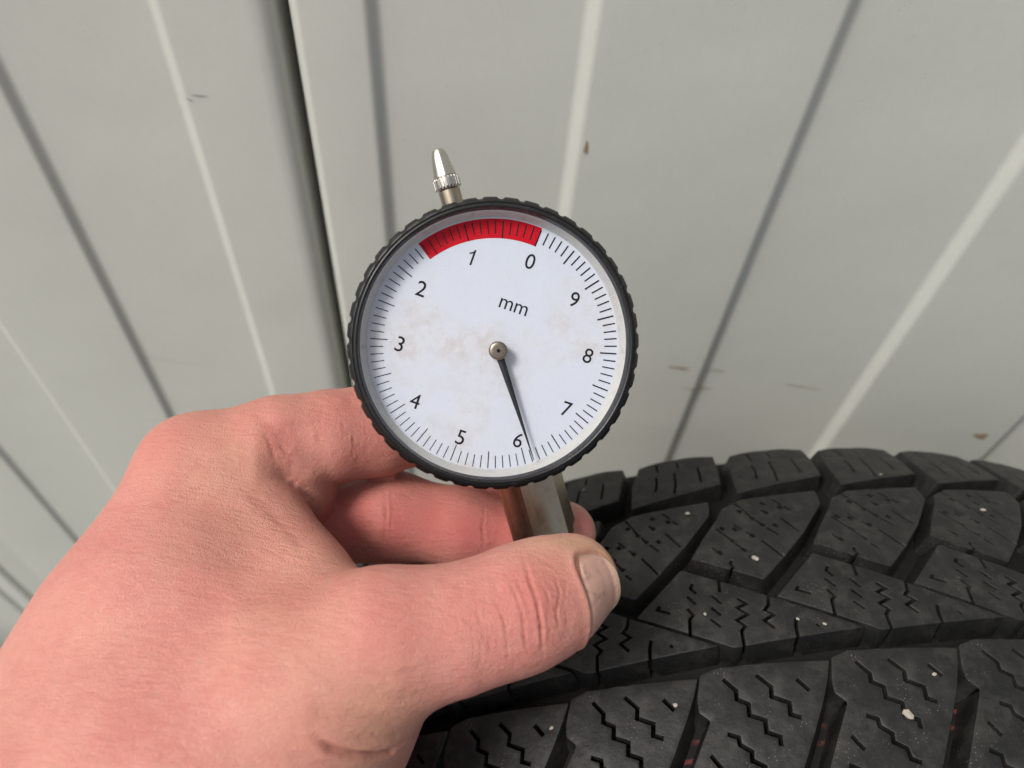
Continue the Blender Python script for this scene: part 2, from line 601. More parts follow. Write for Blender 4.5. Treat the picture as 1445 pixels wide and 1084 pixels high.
def thick_line(pts, w):
    P_ = [np.array(p, float) for p in pts]
    L, Rr = [], []
    for i, p in enumerate(P_):
        a = P_[max(i - 1, 0)]; b = P_[min(i + 1, len(P_) - 1)]
        if 0 < i < len(P_) - 1:
            d1 = (p - a) / np.linalg.norm(p - a); d2 = (b - p) / np.linalg.norm(b - p)
            n1 = np.array([-d1[1], d1[0]]); n2 = np.array([-d2[1], d2[0]])
            n = (n1 + n2); n /= np.linalg.norm(n); n = n / max(n @ n1, .5)
        else:
            d = (b - a) / np.linalg.norm(b - a); n = np.array([-d[1], d[0]])
        L.append(p + n * w / 2); Rr.append(p - n * w / 2)
    return [tuple(q) for q in L + Rr[::-1]]


def smooth_poly(poly, r=.9, n=2):
    out = []
    m = len(poly)
    for i in range(m):
        a, b, c = (np.array(poly[(i + k) % m], float) for k in (-1, 0, 1))
        la, lc = np.linalg.norm(a - b), np.linalg.norm(c - b)
        rr = min(r, la * .4, lc * .4)
        p0, p1 = b + (a - b) / la * rr, b + (c - b) / lc * rr
        for k in range(n + 1):
            t_ = k / n
            out.append(tuple((1 - t_) ** 2 * p0 + 2 * t_ * (1 - t_) * b + t_ ** 2 * p1))
    return out


def block_geometry(poly, sipes, width=.62, step=2.6, bev=.30, top_drop=None):
    poly = smooth_poly(poly, .5)
    sp = [thick_line(s, wd if (wd := (s_w if s_w else width)) else width) for s, s_w in sipes]
    verts, edges = [], []

    def add_loop(lp):
        b = len(verts)
        verts.extend(Vector(p) for p in lp)
        for i in range(len(lp)): edges.append((b + i, b + (i + 1) % len(lp)))
    # resample outline so that it follows the curvature
    rs = []
    for i in range(len(poly)):
        a, b = np.array(poly[i]), np.array(poly[(i + 1) % len(poly)])
        n = max(1, int(np.linalg.norm(b - a) / step))
        for k in range(n): rs.append(tuple(a + (b - a) * k / n))
    add_loop(rs)
    for lp in sp: add_loop(lp)
    xs = [p[0] for p in poly]; ys = [p[1] for p in poly]
    x = min(xs) + 1
    while x < max(xs):
        y = min(ys) + 1
        while y < max(ys):
            if in_poly(poly, x, y): verts.append(Vector((x + random.uniform(-.2, .2), y + random.uniform(-.2, .2))))
            y += step
        x += step
    v2, e2, f2, *_ = delaunay_2d_cdt(verts, edges, [], 0, 1e-4)
    keep = []
    for f in f2:
        cx_ = sum(v2[i].x for i in f) / len(f); cy_ = sum(v2[i].y for i in f) / len(f)
        if not in_poly(rs, cx_, cy_): continue
        if any(in_poly(lp, cx_, cy_) for lp in sp): continue
        keep.append(tuple(f))
    cnt = {}
    for f in keep:
        for i in range(len(f)):
            a, b = f[i], f[(i + 1) % len(f)]
            cnt[(a, b)] = 1
    bnd = [(a, b) for (a, b) in cnt if (b, a) not in cnt]
    nrm = {}
    for a, b in bnd:
        d = v2[b] - v2[a]
        if d.length < 1e-9: continue
        n = Vector((-d.y, d.x)).normalized()   # inward for ccw faces
        for q in (a, b): nrm[q] = nrm.get(q, Vector((0, 0))) + n
    used = sorted({i for f in keep for i in f})
    idx = {}
    out_v = []
    for i in used:
        p = v2[i]
        if i in nrm and nrm[i].length > 1e-6:
            n = nrm[i].normalized()
            p = p + n * bev * .8
        idx[i] = len(out_v)
        out_v.append((p.x, p.y, 0.0))
    out_f = [tuple(idx[i] for i in f) for f in keep]
    lo, ba = {}, {}
    for q in nrm:
        n = nrm[q].normalized() if nrm[q].length > 1e-6 else Vector((0, 0))
        on_outer = not any(in_poly(lp, v2[q].x - n.x * .05, v2[q].y - n.y * .05) for lp in sp)
        lo[q] = len(out_v); out_v.append((v2[q].x + n.x * bev * .18, v2[q].y + n.y * bev * .18, -bev * .32))
        mid = len(out_v); out_v.append((v2[q].x, v2[q].y, -bev * 1.1))
        dr = 1.5 if on_outer else 0
        dep = -(GD + .4) if on_outer else -5.5
        ba[q] = len(out_v); out_v.append((v2[q].x - n.x * dr, v2[q].y - n.y * dr, dep))
        lo[q] = (lo[q], mid)
    for a, b in bnd:
        if a not in lo or b not in lo: continue
        out_f.append((idx[b], idx[a], lo[a][0], lo[b][0]))
        out_f.append((lo[b][0], lo[a][0], lo[a][1], lo[b][1]))
        out_f.append((lo[b][1], lo[a][1], ba[a], ba[b]))
    # floor of the sipes
    for f in f2:
        cx_ = sum(v2[i].x for i in f) / len(f); cy_ = sum(v2[i].y for i in f) / len(f)
        if in_poly(rs, cx_, cy_) and any(in_poly(lp, cx_, cy_) for lp in sp):
            b = len(out_v)
            for i in f: out_v.append((v2[i].x, v2[i].y, -5.4))
            out_f.append(tuple(range(b, b + len(f))))
    return out_v, out_f


def place_geo(g, seed=0):
    v, f = g
    out = []
    for (s, y, h) in v:
        hh = h
        if h > -1.5:
            hh += .16 * noise.noise(Vector((s * .22, y * .22, seed * 7.3)))
        out.append(tloc(s, y, hh))
    return out, f


A_poly = [(-35.6, 91.6), (-33.2, 103.1), (-28.6, 114.6), (-20.5, 116.6), (-8.2, 117.2), (-2.0, 115.6), (-4.3, 105.4), (-6.6, 97.2)]
A_s = [[(-24.6, 106.5), (-25.2, 102.66), (-26.75, 98.2)], [(-18.2, 107.6), (-19.42, 101.63), (-21.51, 95.6)], [(-10.0, 108.5), (-10.67, 104.9), (-11.8, 100.0)],
       [(-22.5, 114.5), (-23.2, 109.5)], [(-15.2, 114.5), (-16, 110.5)]]
B_poly = [(-42.6, 85.4), (-36.02, 88.5), (-13.2, 89.4), (-14.9, 83.2), (-25.0, 72.43), (-34.2, 64.32), (-40.9, 58.9), (-56.4, 68.4), (-51.6, 74.45), (-45.0, 81.9)]
B_s = [[(-38.29, 87.0), (-35.95, 80.16)], [(-35.3, 79.0), (-34.4, 77.1)], [(-33.6, 75.7), (-31.68, 72.72)], [(-27.27, 87.0), (-25.9, 84.4)], [(-25.4, 83.3), (-24.54, 81.6)],
       [(-28.52, 78.9), (-25.9, 73.1)], [(-46.79, 77.77), (-44.21, 72.71)], [(-43.7, 71.4), (-42.43, 69.03)], [(-41.72, 78.45), (-40.2, 76.2)], [(-39.4, 75.0), (-38.23, 73.18)],
       [(-36.71, 71.35), (-33.6, 65.0)], [(-46.51, 66.03), (-47.2, 65.1), (-46.8, 64.0), (-49.1, 61.6)], [(-50.0, 71.0), (-48.9, 69.1)], [(-32.2, 83.0), (-31.2, 80.9)], [(-41.8, 66.8), (-40.6, 65.0)]]
C_poly = [(-59.9, 65.3), (-42.6, 54.9), (-41.2, 53.9), (-23.0, 43.5), (-53.6, 42.5), (-73.6, 53.9), (-66.6, 59.7)]
C_s = [[(-58.08, 60.74), (-59.07, 59.41), (-58.09, 57.73)], [(-60.42, 57.2), (-58.9, 54.79)], [(-61.27, 53.9), (-60.3, 52.08), (-61.48, 51.1), (-62.36, 47.34)],
       [(-51.6, 61.2), (-52.4, 57.18)], [(-54.56, 56.3), (-53.1, 54.0)], [(-55.63, 53.2), (-54.1, 50.96)], [(-56.65, 50.23), (-55.0, 48.0)],
       [(-48.9, 54.6), (-47.3, 52.96), (-49.83, 52.2), (-48.0, 50.13), (-50.9, 49.1), (-49.5, 47.32), (-50.73, 46.3), (-51.4, 41.9)],
       [(-41.6, 54.6), (-42.51, 51.72), (-43.78, 50.8), (-42.24, 49.24), (-44.77, 48.1), (-43.2, 45.9)],
       [(-37.6, 47.6), (-38.41, 45.6), (-39.04, 42.0)], [(-67.4, 56.0), (-68.3, 55.0), (-65.5, 53.5)], [(-33.6, 45.6), (-33.2, 45.0)]]
D_poly = [(-62.9, 37.6), (-58.8, 38.7), (-46.4, 38.0), (-34.2, 37.0), (-36.2, 33.0), (-39.2, 28.2), (-42.4, 23.6), (-46.6, 17.9), (-57.0, 3.2), (-81.0, 3.2), (-69.2, 19.8), (-63.3, 28.0), (-65.3, 30.0), (-64.9, 32.5)]
D_s = [[(-58.13, 36.0), (-56.19, 33.2), (-56.59, 31.5), (-54.46, 30.15), (-55.0, 28.0), (-52.07, 26.61), (-52.57, 24.3), (-50.11, 23.12), (-50.45, 21.5)],
       [(-50.88, 35.8), (-48.63, 33.0), (-49.2, 31.0), (-45.98, 29.33), (-46.55, 27.03), (-44.6, 26.16)], [(-42.7, 33.82), (-40.94, 31.28)],
       [(-60.5, 25.01), (-58.51, 24.09), (-58.66, 22.7), (-56.66, 21.16), (-57.07, 19.56), (-54.89, 18.18), (-54.9, 16.3), (-53.0, 15.4)],
       [(-65.03, 21.54), (-63.5, 18.9)], [(-67.5, 16.5), (-65.4, 15.3), (-65.7, 13.5), (-63.3, 12.2), (-63.7, 10.3), (-61.5, 9.2)], [(-60.0, 12.8), (-58.2, 11.8), (-58.4, 10.2)], [(-73.0, 10.5), (-71.0, 7.6)]]


def wd(lst, w=None): return [(s, w) for s in lst]


B_dots = [(-35.9, 79.9), (-34.3, 77.0), (-31.3, 81.6), (-26.6, 83.2), (-41.9, 76.6), (-38.4, 73.4), (-44.0, 72.4), (-42.3, 68.9), (-31.0, 76.2), (-48.6, 69.0), (-38.2, 83.4), (-45.2, 77.4), (-30.6, 85.6)]
B_d = [([(x - .35, y + .55), (x + .35, y - .55)], 1.15) for x, y in B_dots]
rows = [('A', A_poly, wd(A_s, .65), 54), ('B', B_poly, wd(B_s, .6) + B_d, 54), ('C', C_poly, wd(C_s, .68), 51), ('D', D_poly, wd(D_s, .85), 59)]
for nm, poly, sip, count in rows:
    variants = []
    g = block_geometry(poly, sip)
    for sd_ in range(3):
        v, f = place_geo(g, sd_ + ord(nm))
        o = mesh_obj('tread_block', v, f, M_rub, tyre, smooth=38)
        variants.append(o)
    for k in range(count):
        if k < 3: o = variants[k]
        else:
            o = variants[(k * 7) % 3].copy(); C.objects.link(o); o.parent = tyre
        o.rotation_euler = (0, 2 * PI * k / count, 0)

# far half of the pattern (towards the camera side, below the frame): mirrored, joined
for poly, sip, count, off in ((C_poly, [], 51, 0), (B_poly, [], 54, .4), (A_poly, [], 54, .2)):
    mp = [(s, 2 * TYC - y - 38 + 0.0) for s, y in poly][::-1]
    if min(p[1] for p in mp) < YN - 1: 
        k_ = [p for p in mp]
        mp = [(s, max(y, YN)) for s, y in mp]
    if max(p[1] for p in mp) - min(p[1] for p in mp) < 4: continue
    try:
        v, f = place_geo(block_geometry(mp, []), 5)
    except Exception:
        continue
    V, Fc = [], []
    for k in range(count):
        a = 2 * PI * (k + off) / count
        ca, sa = math.cos(a), math.sin(a)
        b = len(V)
        V += [(p[0] * ca + p[2] * sa, p[1], -p[0] * sa + p[2] * ca) for p in v]
        Fc += [tuple(i + b for i in q) for q in f]
    o = mesh_obj('inner_tread_row', V, Fc, M_rub, tyre, smooth=38)
    tag(o, kind='stuff')

# grit caught in the tread
M_grit = mat_simple('pale_grit', (.34, .30, .25), .85, bscale=900, bstr=.5)
grit_spots = [
    (1066, 787, 3.8, 'pinkish oval grit on the middle of the slanted tread block right of the thumb'),
    (970, 724, 3.0, 'pale grit at the top of the slanted tread block nearest the gauge stem'),
    (1388, 719, 3.4, 'cream splinter of grit near the right edge of the tyre, below the shoulder blocks'),
    (1282, 1008, 4.4, 'largest white chip of grit, lodged in a zigzag sipe at the lower right'),
    (1319, 951, 2.0, 'small white grit above the largest white chip'),
    (953, 995, 1.9, 'small cream grit on the low block beside a slanting groove, left of the damp spots'),
    (778, 1027, 2.0, 'cream grit below the thumb on the lowest row of blocks'),
    (1126, 873, 1.6, 'round grit at the top end of a short straight sipe'),
    (1164, 880, 1.7, 'cream grit at the narrow end of the wedge block'),
    (995, 866, 1.6, 'tan grit in the first zigzag sipe of the wedge block right of the thumbnail'),
    (824, 691, 2.0, 'rosy grit on the shoulder block just right of the gauge stem'),
    (1243, 669, 1.5, 'white speck on the third shoulder block along the top of the tyre'),
]
for px, py, size, lab in grit_spots:
    s, y = tyre_hit(px, py, .3)
    bm = bmesh.new(); bmesh.ops.create_icosphere(bm, subdivisions=1, radius=1)
    ra = random.uniform(0, 3)
    for v in bm.verts:
        k = 1 + .35 * noise.noise(v.co * 1.3 + Vector((px, py, 0)))
        x, yy, z = v.co.x * .62 * k, v.co.y * .42 * k, v.co.z * .26 * k
        x, yy = x * math.cos(ra) - yy * math.sin(ra), x * math.sin(ra) + yy * math.cos(ra)
        v.co = Vector((x, yy, z)) * size * .50 * MM
    o = bm_obj('grit', bm, M_grit, None, 0)
    w = trot.to_3x3() @ Vector(tloc(s, y, .15)) + Vector((TX0 * MM, 0, TZ0 * MM + CAMZ))
    up = (trot.to_3x3() @ Vector((math.sin(s / R0), .02 * (y - TYC), math.cos(s / R0)))).normalized()
    o.matrix_world = Matrix.Translation(w) @ up.to_track_quat('Z', 'Y').to_matrix().to_4x4()
    tag(o, lab, 'grit', 'grit caught in the tyre tread')

# ================================================================ GAUGE
gn = np.array([.10, -.09, 1.0]); gn /= np.linalg.norm(gn)
ga = math.radians(16.3)
gu = np.array([-math.sin(ga), math.cos(ga), 0.0]); gu -= (gu @ gn) * gn; gu /= np.linalg.norm(gu)
gx = np.cross(gu, gn)
GC = P(700.5, 488.5, 147.0)              # centre of the bezel's front plane (camera mm)
GM = np.array([gx, gu, gn]).T
gauge = empty('dial_gauge')
wm = CM @ GM
gw = cam2w(GC)
gauge.matrix_world = Matrix([list(wm[i]) + [gw[i]] for i in range(3)] + [[0, 0, 0, 1]])
tag(gauge, 'round white dial gauge with black knurled bezel and red band, held in the hand', 'gauge')

M_bez = mat_bezel()
M_steel = mat_steel()
M_steel2 = mat_steel('bright_plunger_steel', .25, (.58, .55, .50))


def rev(profile, n=96, mod=None):
    """revolve (r,z) mm about z; mod(theta, i, r)->r"""
    vs, fs = [], []
    for k in range(n):
        th = 2 * PI * k / n
        for i, (r, z) in enumerate(profile):
            if mod: r = mod(th, i, r)
            vs.append((r * math.cos(th) * MM, r * math.sin(th) * MM, z * MM))
    L = len(profile)
    for k in range(n):
        k2 = (k + 1) % n
        for i in range(L - 1):
            fs.append((k * L + i, k2 * L + i, k2 * L + i + 1, k * L + i + 1))
    return vs, fs


def knurl(th):
    t_ = (th * 44 / (2 * PI)) % 1.0
    e = .12
    if t_ < .60: return 1.0
    if t_ < .60 + e: return 1 - (t_ - .60) / e
    if t_ < 1 - e: return 0.0
    return (t_ - (1 - e)) / e


# bezel profile: outer side (knurled) over the top to the inner lip and down
bp = [(28.9, -8.5), (30.0, -8.3), (30.35, -7.6), (30.35, -2.0), (30.1, -1.0), (29.7, -.4), (29.5, -.28), (29.4, -.55), (29.2, -.55), (29.1, -.15), (28.8, 0), (28.5, -.1), (28.3, -.5), (28.2, -3.0)]


def bmod(th, i, r):
    if 1 <= i <= 5: return r + knurl(th) * (.30, .42, .42, .34, .08)[i - 1]
    return r


v, f = rev(bp, 880, bmod)
mesh_obj('bezel_ring', v, f, M_bez, gauge, smooth=50)
# pale inner wall between bezel lip and dial
M_wallring = mat_simple('pale_inner_wall', (.50, .49, .46), .3, 0, 500, .15)
v, f = rev([(28.25, -2.9), (28.1, -3.0), (27.9, -3.6), (27.3, -4.7), (27.1, -5.15)], 160)
mesh_obj('inner_wall', v, f, M_wallring, gauge, smooth=60)
# dial face
DZ = -5.2
n = 128
v = [(0, 0, DZ * MM)] + [(27.5 * math.cos(2 * PI * k / n) * MM, 27.5 * math.sin(2 * PI * k / n) * MM, DZ * MM) for k in range(n)]
v += [(x, y, z - .0006) for x, y, z in v]
f = [(0, 1 + k, 1 + (k + 1) % n) for k in range(n)] + [(1 + k, 1 + (k + 1) % n, n + 2 + (k + 1) % n, n + 2 + k) for k in range(n)]
mesh_obj('dial_face', v, f, mat_dial(), gauge, smooth=40)

M_ink = mat_simple('black_print', (.006, .007, .009), .6, Specular_IOR_Level=.2)
M_red = mat_simple('red_print', (.50, .002, .012), .6, 0, 500, .05, Specular_IOR_Level=.15)
ZERO = math.radians(37.6)                # clockwise from the gauge's own "up"


def pol(a, r):                            # a clockwise from dial zero
    t_ = PI / 2 - ZERO - a
    return r * math.cos(t_) + .12, r * math.sin(t_) - .28


# the red band runs from 0 to 1.6 (counter-clockwise numbers)
RI, RO = 22.9, 27.0
K = 48
vs, fs = [], []
for k in range(K + 1):
    a = -2 * PI * .163 * k / K
    for r in (RI, RO):
        x, y = pol(a, r); vs.append((x * MM, y * MM, (DZ + .02) * MM))
for k in range(K): fs.append((2 * k, 2 * k + 1, 2 * k + 3, 2 * k + 2))
mesh_obj('red_band', vs, fs, M_red, gauge, smooth=0)
# scale marks
vs, fs = [], []
for k in range(100):
    a = -2 * PI * k / 100
    r0, r1 = (22.9 if k % 5 == 0 else 23.8), 26.55
    if k in (0,): r0 = 22.9
    w = .13 if k % 5 == 0 else .115
    b = len(vs)
    for (r, s) in ((r0, -1), (r1, -1), (r1, 1), (r0, 1)):
        x, y = pol(a, r); tx, ty = pol(a + PI / 2, 1)
        vs.append(((x + tx * w * s) * MM, (y + ty * w * s) * MM, (DZ + .045) * MM))
    fs.append((b, b + 1, b + 2, b + 3))
o = mesh_obj('scale_marks', vs, fs, M_ink, gauge, smooth=0)


def text_part(name, txt, x, y, size, rot, z, mat, parent, xscale=1.0, weight=0.0):
    cu = bpy.data.curves.new('txt', 'FONT'); cu.body = txt; cu.size = 1.0
    cu.align_x = 'CENTER'; cu.align_y = 'CENTER'; cu.resolution_u = 6; cu.offset = weight
    to = bpy.data.objects.new('txt', cu); C.objects.link(to)
    dg = bpy.context.evaluated_depsgraph_get(); dg.update()
    me = bpy.data.meshes.new_from_object(to.evaluated_get(dg))
    bpy.data.objects.remove(to)
    xs = [v.co.x for v in me.vertices]; ys = [v.co.y for v in me.vertices]
    mx, my = (min(xs) + max(xs)) / 2, (min(ys) + max(ys)) / 2
    h = (max(ys) - min(ys))
    k = size / h
    for v in me.vertices:
        a, b = (v.co.x - mx) * k * xscale, (v.co.y - my) * k
        v.co = Vector(((x + a * math.cos(rot) - b * math.sin(rot)) * MM, (y + a * math.sin(rot) + b * math.cos(rot)) * MM, z * MM))
    me.materials.clear(); me.materials.append(mat)
    me.name = name
    o = bpy.data.objects.new(name, me); C.objects.link(o); o.parent = parent
    return o


for d in range(10):
    a = -2 * PI * d / 10
    x, y = pol(a, 20.3); y -= .75; x -= .25
    rot = -ZERO + math.radians(2)
    if d == 1:
        # upright stroke with a short slanting flag
        pl = [(.08, -1.5), (.44, -1.5), (.44, 1.5), (.20, 1.5), (.05, 1.12), (-.25, .86), (-.62, .72), (-.62, .46), (-.2, .58), (.08, .82)]
        cr, sr = math.cos(rot), math.sin(rot)
        pv = [((x + 1.12 * (a * cr - b * sr)) * MM, (y + 1.12 * (a * sr + b * cr)) * MM, (DZ + .045) * MM) for a, b in pl]
        mesh_obj('numeral', pv, [(0, 1, 2, 9), (2, 3, 4, 9), (4, 5, 8, 9), (5, 6, 7, 8)], M_ink, gauge, smooth=0)
        continue
    text_part('numeral', str(d), x, y, 3.25, rot, DZ + .045, M_ink, gauge, .98, 0.0 if d == 4 else .002)
x, y = pol(0.03 - PI * 0 - math.radians(-.5), 0)
# "mm" sits between the hub and the red band
mmv = np.array([(724 - 699) / 6.62, (494 - 434) / 6.62])     # millimetres right / up in the picture plane
ca, sa = math.cos(ga), math.sin(ga)
mx_, my_ = mmv[0] * ca + mmv[1] * sa, -mmv[0] * sa + mmv[1] * ca
text_part('unit_lettering', 'mm', mx_, my_ - .9, 2.1, -ZERO + math.radians(3), DZ + .045, M_ink, gauge, .95, 0.0)

# needle, pointing at about 6.1
HX, HY = .25, -1.15
na = -2 * PI * .6115
_a0, _a1 = np.array(pol(na, 0)), np.array(pol(na, 24.6))
_dv = _a1 - np.array([HX, HY]); dx, dy = _dv / np.linalg.norm(_dv); nx_, ny_ = -dy, dx
vs, fs = [], []
for (r, w, z) in ((0, .85, DZ + 2.3), (4, .74, DZ + 2.3), (14, .42, DZ + 2.2), (20.0, .22, DZ + 2.1), (24.9, .08, DZ + 2.1)):
    for s, zz in ((-1, 0), (0, .22), (1, 0)):
        vs.append(((HX + dx * r + nx_ * w * s) * MM, (HY + dy * r + ny_ * w * s) * MM, (z + zz) * MM))
    for s in (1, -1):
        vs.append(((HX + dx * r + nx_ * w * s) * MM, (HY + dy * r + ny_ * w * s) * MM, (z - .15) * MM))
for i in range(4):
    for j in range(5):
        j2 = (j + 1) % 5
        fs.append((i * 5 + j, (i + 1) * 5 + j, (i + 1) * 5 + j2, i * 5 + j2))
fs.append((20, 21, 22, 23, 24)); fs.append((4, 3, 2, 1, 0))
mesh_obj('needle', vs, fs, mat_simple('black_needle', (.012, .012, .013), .4), gauge, smooth=0)
M_brass = mat_simple('aged_hub_metal', (.30, .25, .19), .38, 1, 900, .2)
v, f = rev([(0.0001, -1.3), (.38, -1.3), (.42, -1.05), (1.35, -1.02), (1.75, -1.12), (1.95, -1.35), (1.97, -2.9), (1.4, -3.2), (1.2, DZ)], 48)
hub = mesh_obj('hub_cap', [(a + HX * MM, b + HY * MM, c - .0004) for a, b, c in v], f, M_brass, gauge, smooth=40)
v, f = rev([(0.0001, -1.35), (.36, -1.35), (.36, -1.9)], 24)
mesh_obj('hub_pin', [(a + HX * MM, b + HY * MM, c - .0002) for a, b, c in v], f, mat_simple('dark_pin', (.03, .027, .025), .4, 1), hub, smooth=40)

# crystal
v, f = rev([(0.0001, -.75), (28.28, -.75), (28.28, -1.25), (0.0001, -1.25)], 128)
mesh_obj('crystal', v, f, mat_glass(), gauge, smooth=30)

# case behind the bezel
v, f = rev([(26.9, -5.9), (27.6, -8.3), (28.2, -8.6), (27.6, -9.2), (26.6, -9.6), (26.2, -17.0), (25.4, -18.4), (0.0001, -18.8)], 128)
mesh_obj('case', v, f, mat_simple('case_black_enamel', (.03, .03, .032), .35, 0, 400, .1), gauge, smooth=40)

# plunger on top: shaft, knurled collar, cap.  axis = local y at z=-11
AZ = -9.5


def rev_y(profile, n=48, mod=None, az=AZ, ph=0.0):
    """revolve (r, y) about an axis parallel to local y"""
    vs, fs = [], []
    for k in range(n):
        th = 2 * PI * k / n + ph
        for i, (r, y) in enumerate(profile):
            rr = mod(th, i, r) if mod else r
            vs.append((rr * math.sin(th) * MM, y * MM, (az + rr * math.cos(th)) * MM))
    L = len(profile)
    for k in range(n):
        k2 = (k + 1) % n
        for i in range(L - 1): fs.append((k * L + i, k2 * L + i, k2 * L + i + 1, k * L + i + 1))
    return vs, fs


v, f = rev_y([(2.35, 24.0), (2.35, 34.4), (1.9, 34.7), (1.9, 35.3)])
mesh_obj('plunger_shaft', v, f, M_steel, gauge, smooth=40)
v, f = rev_y([(1.6, 34.9), (2.6, 34.8), (2.88, 35.1), (2.88, 36.9), (2.6, 37.2), (2.0, 37.4)], 180, lambda th, i, r: r - (.22 * (math.sin(th * 22) > 0) if 2 <= i <= 3 else 0))
mesh_obj('knurled_collar', v, f, M_steel2, gauge, smooth=20)


def facet(th, i, r):
    if 2 <= i <= 4:
        m = PI / 4
        d = (th % m) - m / 2
        return min(r, r * .955 / max(math.cos(d), .9))
    return r


v, f = rev_y([(2.0, 37.1), (2.45, 37.4), (2.4, 38.0), (1.75, 41.7), (1.5, 42.6), (1.2, 43.1), (.65, 43.4), (0.0001, 43.5)], 48, facet)
mesh_obj('plunger_cap', v, f, M_steel2, gauge, smooth=25)

# stem below: faceted hexagonal bar with chamfered shoulders
hexr = 7.9
AZS = -15.8


def hexprism(y0, y1, r, ch, ph):
    prof = [(0.0001, y0), (r * .86, y0), (r * 1.0, y0 - ch), (r * 1.0, y1 + ch), (r * .86, y1), (0.0001, y1)]
    n_ = 96

    def md(th, i, rr):
        m = PI / 3
        d = ((th - ph) % m) - m / 2
        hx = r * math.cos(PI / 6) / math.cos(d)
        return min(rr, hx)
    return rev_y(prof, n_, md, az=AZS)


v, f = hexprism(-27.6, -47.6, hexr, 1.5, math.radians(-22))
mesh_obj('hex_stem', v, f, M_steel, gauge, smooth=15)
v, f = rev_y([(0.0001, -45), (4.0, -47), (4.0, -50.5), (0.0001, -50.5)], 48, None, AZS)
mesh_obj('stem_neck', v, f, M_steel, gauge, smooth=30)
# base bar resting on the tread and the measuring pin
bm = bmesh.new()
bmesh.ops.create_cube(bm, size=1)
for q in bm.verts: q.co = Vector(((q.co.x * 15 - 2) * MM, (q.co.y * 3.4 - 51.5) * MM, (q.co.z * 7 + AZS) * MM))
bmesh.ops.bevel(bm, geom=bm.edges[:], offset=.0006, segments=2, affect='EDGES')
bm_obj('base_bar', bm, M_steel, gauge, 40)
v, f = rev_y([(0.0001, -53), (1.0, -53), (1.0, -58.5), (.4, -60), (0.0001, -60)], 24, None, AZS)
mesh_obj('measuring_pin', v, f, M_steel, gauge, smooth=30)

# ================================================================ HAND  (implicit surface -> one mesh)
#HANDSTART


def rc(p, a, b, ra, rb):
    """distance to a tapered capsule"""
    a = a.astype(np.float32); b = b.astype(np.float32); ba = b - a; l2 = ba @ ba
    t_ = np.clip(((p - a) @ ba) / l2, 0, 1)
    q = p - a - t_[:, None] * ba
    return np.sqrt((q * q).sum(1)) - (np.float32(ra) + np.float32(rb - ra) * t_)


def smin(a, b, k):
    h = np.clip(.5 + .5 * (b - a) / k, 0, 1)
    return b + (a - b) * h - k * h * (1 - h)


def chain(p, pts, k=3.0):
    d = None
    for (a, ra), (b, rb) in zip(pts[:-1], pts[1:]):
        e = rc(p, a, b, ra, rb)
        d = e if d is None else smin(d, e, k)
    return d


def N(px, py, d, r): return (P(px, py, d), r)


H_index = [N(278, 662, 155, 10.6), N(395, 625, 160, 10.0), N(465, 617, 164, 10.3), N(532, 607, 169, 10.4), N(600, 600, 176, 9.2), N(675, 640, 187, 8.0), N(716, 688, 185, 6.9)]
H_middle = [N(330, 735, 172, 10.5), N(455, 738, 176, 10.3), N(548, 728, 177, 10.9), N(650, 745, 177, 9.4), N(740, 754, 179, 9.2), N(796, 752, 180, 8.0)]
H_ring = [N(360, 800, 186, 10), N(440, 830, 196, 9.5), N(480, 880, 190, 8.6), N(440, 920, 176, 7.6)]
H_little = [N(380, 870, 196, 9), N(440, 910, 202, 8.2), N(450, 960, 190, 7.4), N(410, 980, 178, 6.6)]
H_thumb = [N(545, 903, 126, 11.6), N(640, 888, 128, 11.0), N(704, 869, 130, 10.7), N(740, 855, 132, 10.9), N(775, 839, 134.5, 10.3), N(805, 822, 138.4, 9.4)]
H_thumb_m = [N(545, 903, 126, 11.8), N(430, 985, 125, 16.5), N(260, 1140, 122, 24.0), N(80, 1350, 118, 30)]
H_index_m = [N(278, 662, 155, 11.0), N(172, 915, 141, 15.2), N(40, 1215, 127, 24.0), N(-80, 1470, 120, 28)]
H_back = [N(300, 755, 152, 12.4), N(275, 850, 144, 20.0), N(262, 930, 142, 23.0), N(150, 1150, 130, 27)]
H_web = [N(340, 690, 153, 7.8), N(376, 752, 150, 8.0), N(424, 818, 143, 8.2), N(470, 880, 136, 9.5)]
H_pad = [N(398, 636, 157, 7.6), N(424, 652, 159, 6.5), N(430, 690, 163, 6.2), N(424, 735, 168, 7.0)]
H_palm = [N(345, 745, 172, 12), N(310, 900, 168, 22), N(220, 1180, 155, 28)]
H_then = [N(520, 935, 132, 12), N(470, 1030, 136, 13.5), N(400, 1140, 140, 18)]
H_palm2 = [N(370, 830, 188, 12), N(330, 960, 182, 20), N(260, 1220, 165, 26)]


def hand_sdf(p):
    p = np.asarray(p, np.float32)
    body = chain(p, H_index_m, 10)
    for ch, k in ((H_back, 12), (H_thumb_m, 12), (H_web, 8), (H_palm, 10), (H_then, 9), (H_palm2, 10)):
        body = smin(body, chain(p, ch, 8), k)
    px = PCX - FPX * p[:, 0] / p[:, 2]; py = PCY + FPX * p[:, 1] / p[:, 2]
    sx = np.clip((408 - px) / 50, 0, 1); sy = np.clip((612 - py) / 26, 0, 1)
    kf = 1.1 + 5.5 * np.maximum(sx * sx * (3 - 2 * sx), sy * sy * (3 - 2 * sy))
    body = smin(body, chain(p, H_pad, 4), 1.1 + 6 * sx)
    d = smin(body, chain(p, H_thumb, 3), 5.0)
    d = smin(d, chain(p, H_index, 3.5), kf)
    d = smin(d, chain(p, H_ring, 3.5), 2.0)
    d = smin(d, chain(p, H_little, 3.5), 1.5)
    m = chain(p, H_middle, 3.5)
    d = smin(d, m, 1.6)
    return d


